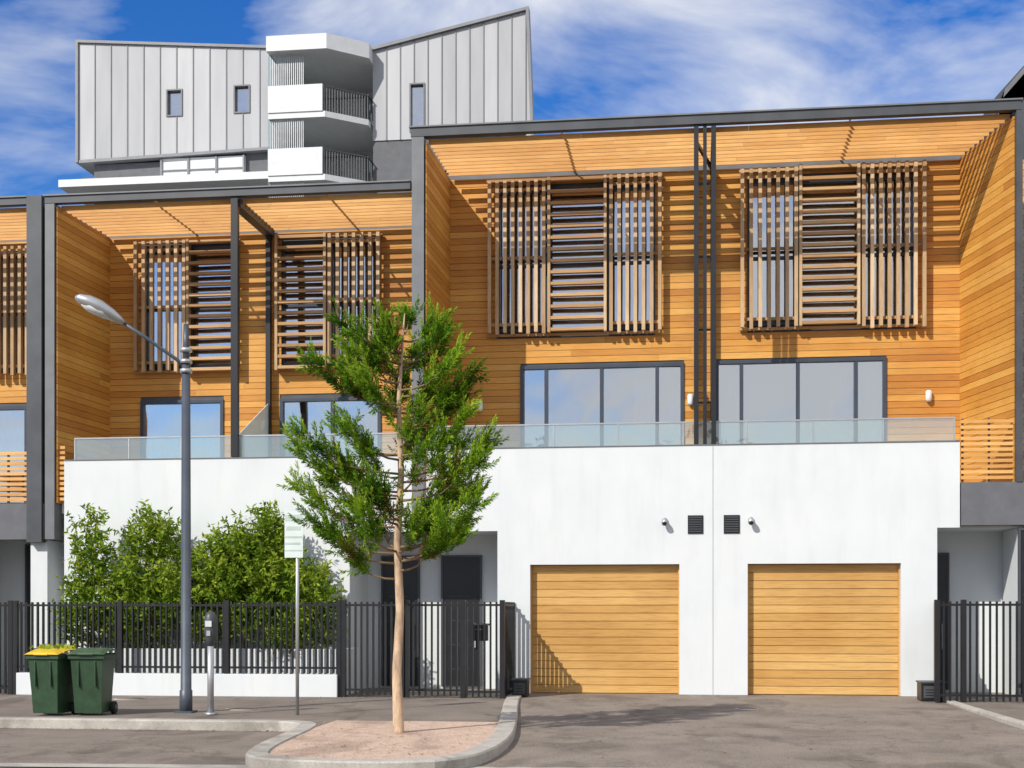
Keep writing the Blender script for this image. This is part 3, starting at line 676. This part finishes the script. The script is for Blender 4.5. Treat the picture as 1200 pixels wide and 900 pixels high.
# ================================================================== WORLD / SUN / CAMERA
az=math.radians(35); el=math.radians(37)
W=bpy.data.worlds.new("World"); scene.world=W; W.use_nodes=True; nt=W.node_tree; bg=nt.nodes["Background"]
sky=N(nt,"ShaderNodeTexSky",sky_type='NISHITA'); sky.sun_disc=False; sky.sun_elevation=el; sky.sun_rotation=math.pi+az; sky.air_density=1.0; sky.dust_density=.3; sky.ozone_density=4
hs=N(nt,"ShaderNodeHueSaturation"); hs.inputs["Hue"].default_value=.515; hs.inputs["Saturation"].default_value=1.35; hs.inputs["Value"].default_value=.95; nt.links.new(sky.outputs[0],hs.inputs["Color"])
tc=N(nt,"ShaderNodeTexCoord"); mp=N(nt,"ShaderNodeMapping"); mp.inputs["Rotation"].default_value=(0,math.radians(-30),0); mp.inputs["Scale"].default_value=(2.2,1.5,4.6); mp.inputs["Location"].default_value=(.35,0,.2)
nt.links.new(tc.outputs["Generated"],mp.inputs[0])
n1=N(nt,"ShaderNodeTexNoise"); n1.inputs["Scale"].default_value=2.2; n1.inputs["Detail"].default_value=6; n1.inputs["Roughness"].default_value=.55; n1.inputs["Distortion"].default_value=.4
nt.links.new(mp.outputs[0],n1.inputs["Vector"])
sx=N(nt,"ShaderNodeSeparateXYZ"); nt.links.new(tc.outputs["Generated"],sx.inputs[0])
ma=N(nt,"ShaderNodeMath",operation='MULTIPLY_ADD'); ma.inputs[1].default_value=.18; nt.links.new(sx.outputs[0],ma.inputs[0]); nt.links.new(n1.outputs[0],ma.inputs[2])
mb_=N(nt,"ShaderNodeMath",operation='MULTIPLY_ADD'); mb_.inputs[1].default_value=-.06; nt.links.new(sx.outputs[1],mb_.inputs[0]); nt.links.new(ma.outputs[0],mb_.inputs[2])
cr=ramp(nt,mb_.outputs[0],[(.32,(0,0,0)),(.44,(.40,.40,.40)),(.60,(.93,.93,.93))])
mx=N(nt,"ShaderNodeMix",data_type='RGBA'); nt.links.new(cr,mx.inputs[0]); nt.links.new(hs.outputs[0],mx.inputs[6]); mx.inputs[7].default_value=(5.8,5.95,6.2,1)
nt.links.new(mx.outputs[2],bg.inputs[0]); bg.inputs[1].default_value=.15
sl=bpy.data.lights.new("sun",'SUN'); sl.energy=4.7; sl.angle=math.radians(.5); sl.color=(1,.95,.86)
so=bpy.data.objects.new("sun",sl); col.objects.link(so)
sp=Vector((-math.sin(az)*math.cos(el),-math.cos(az)*math.cos(el),math.sin(el))); so.rotation_euler=(-sp).to_track_quat('-Z','Y').to_euler(); so.location=sp*50
cd=bpy.data.cameras.new("camera"); cam=bpy.data.objects.new("camera",cd); col.objects.link(cam); scene.camera=cam
cam.location=(0,-27,1.6); cam.rotation_euler=(math.radians(90),0,math.radians(7.5)); cd.sensor_width=36; cd.lens=49.2; cd.shift_y=.2217; cd.clip_end=2000
scene.view_settings.view_transform='Standard'; scene.view_settings.look='None'; scene.view_settings.exposure=0
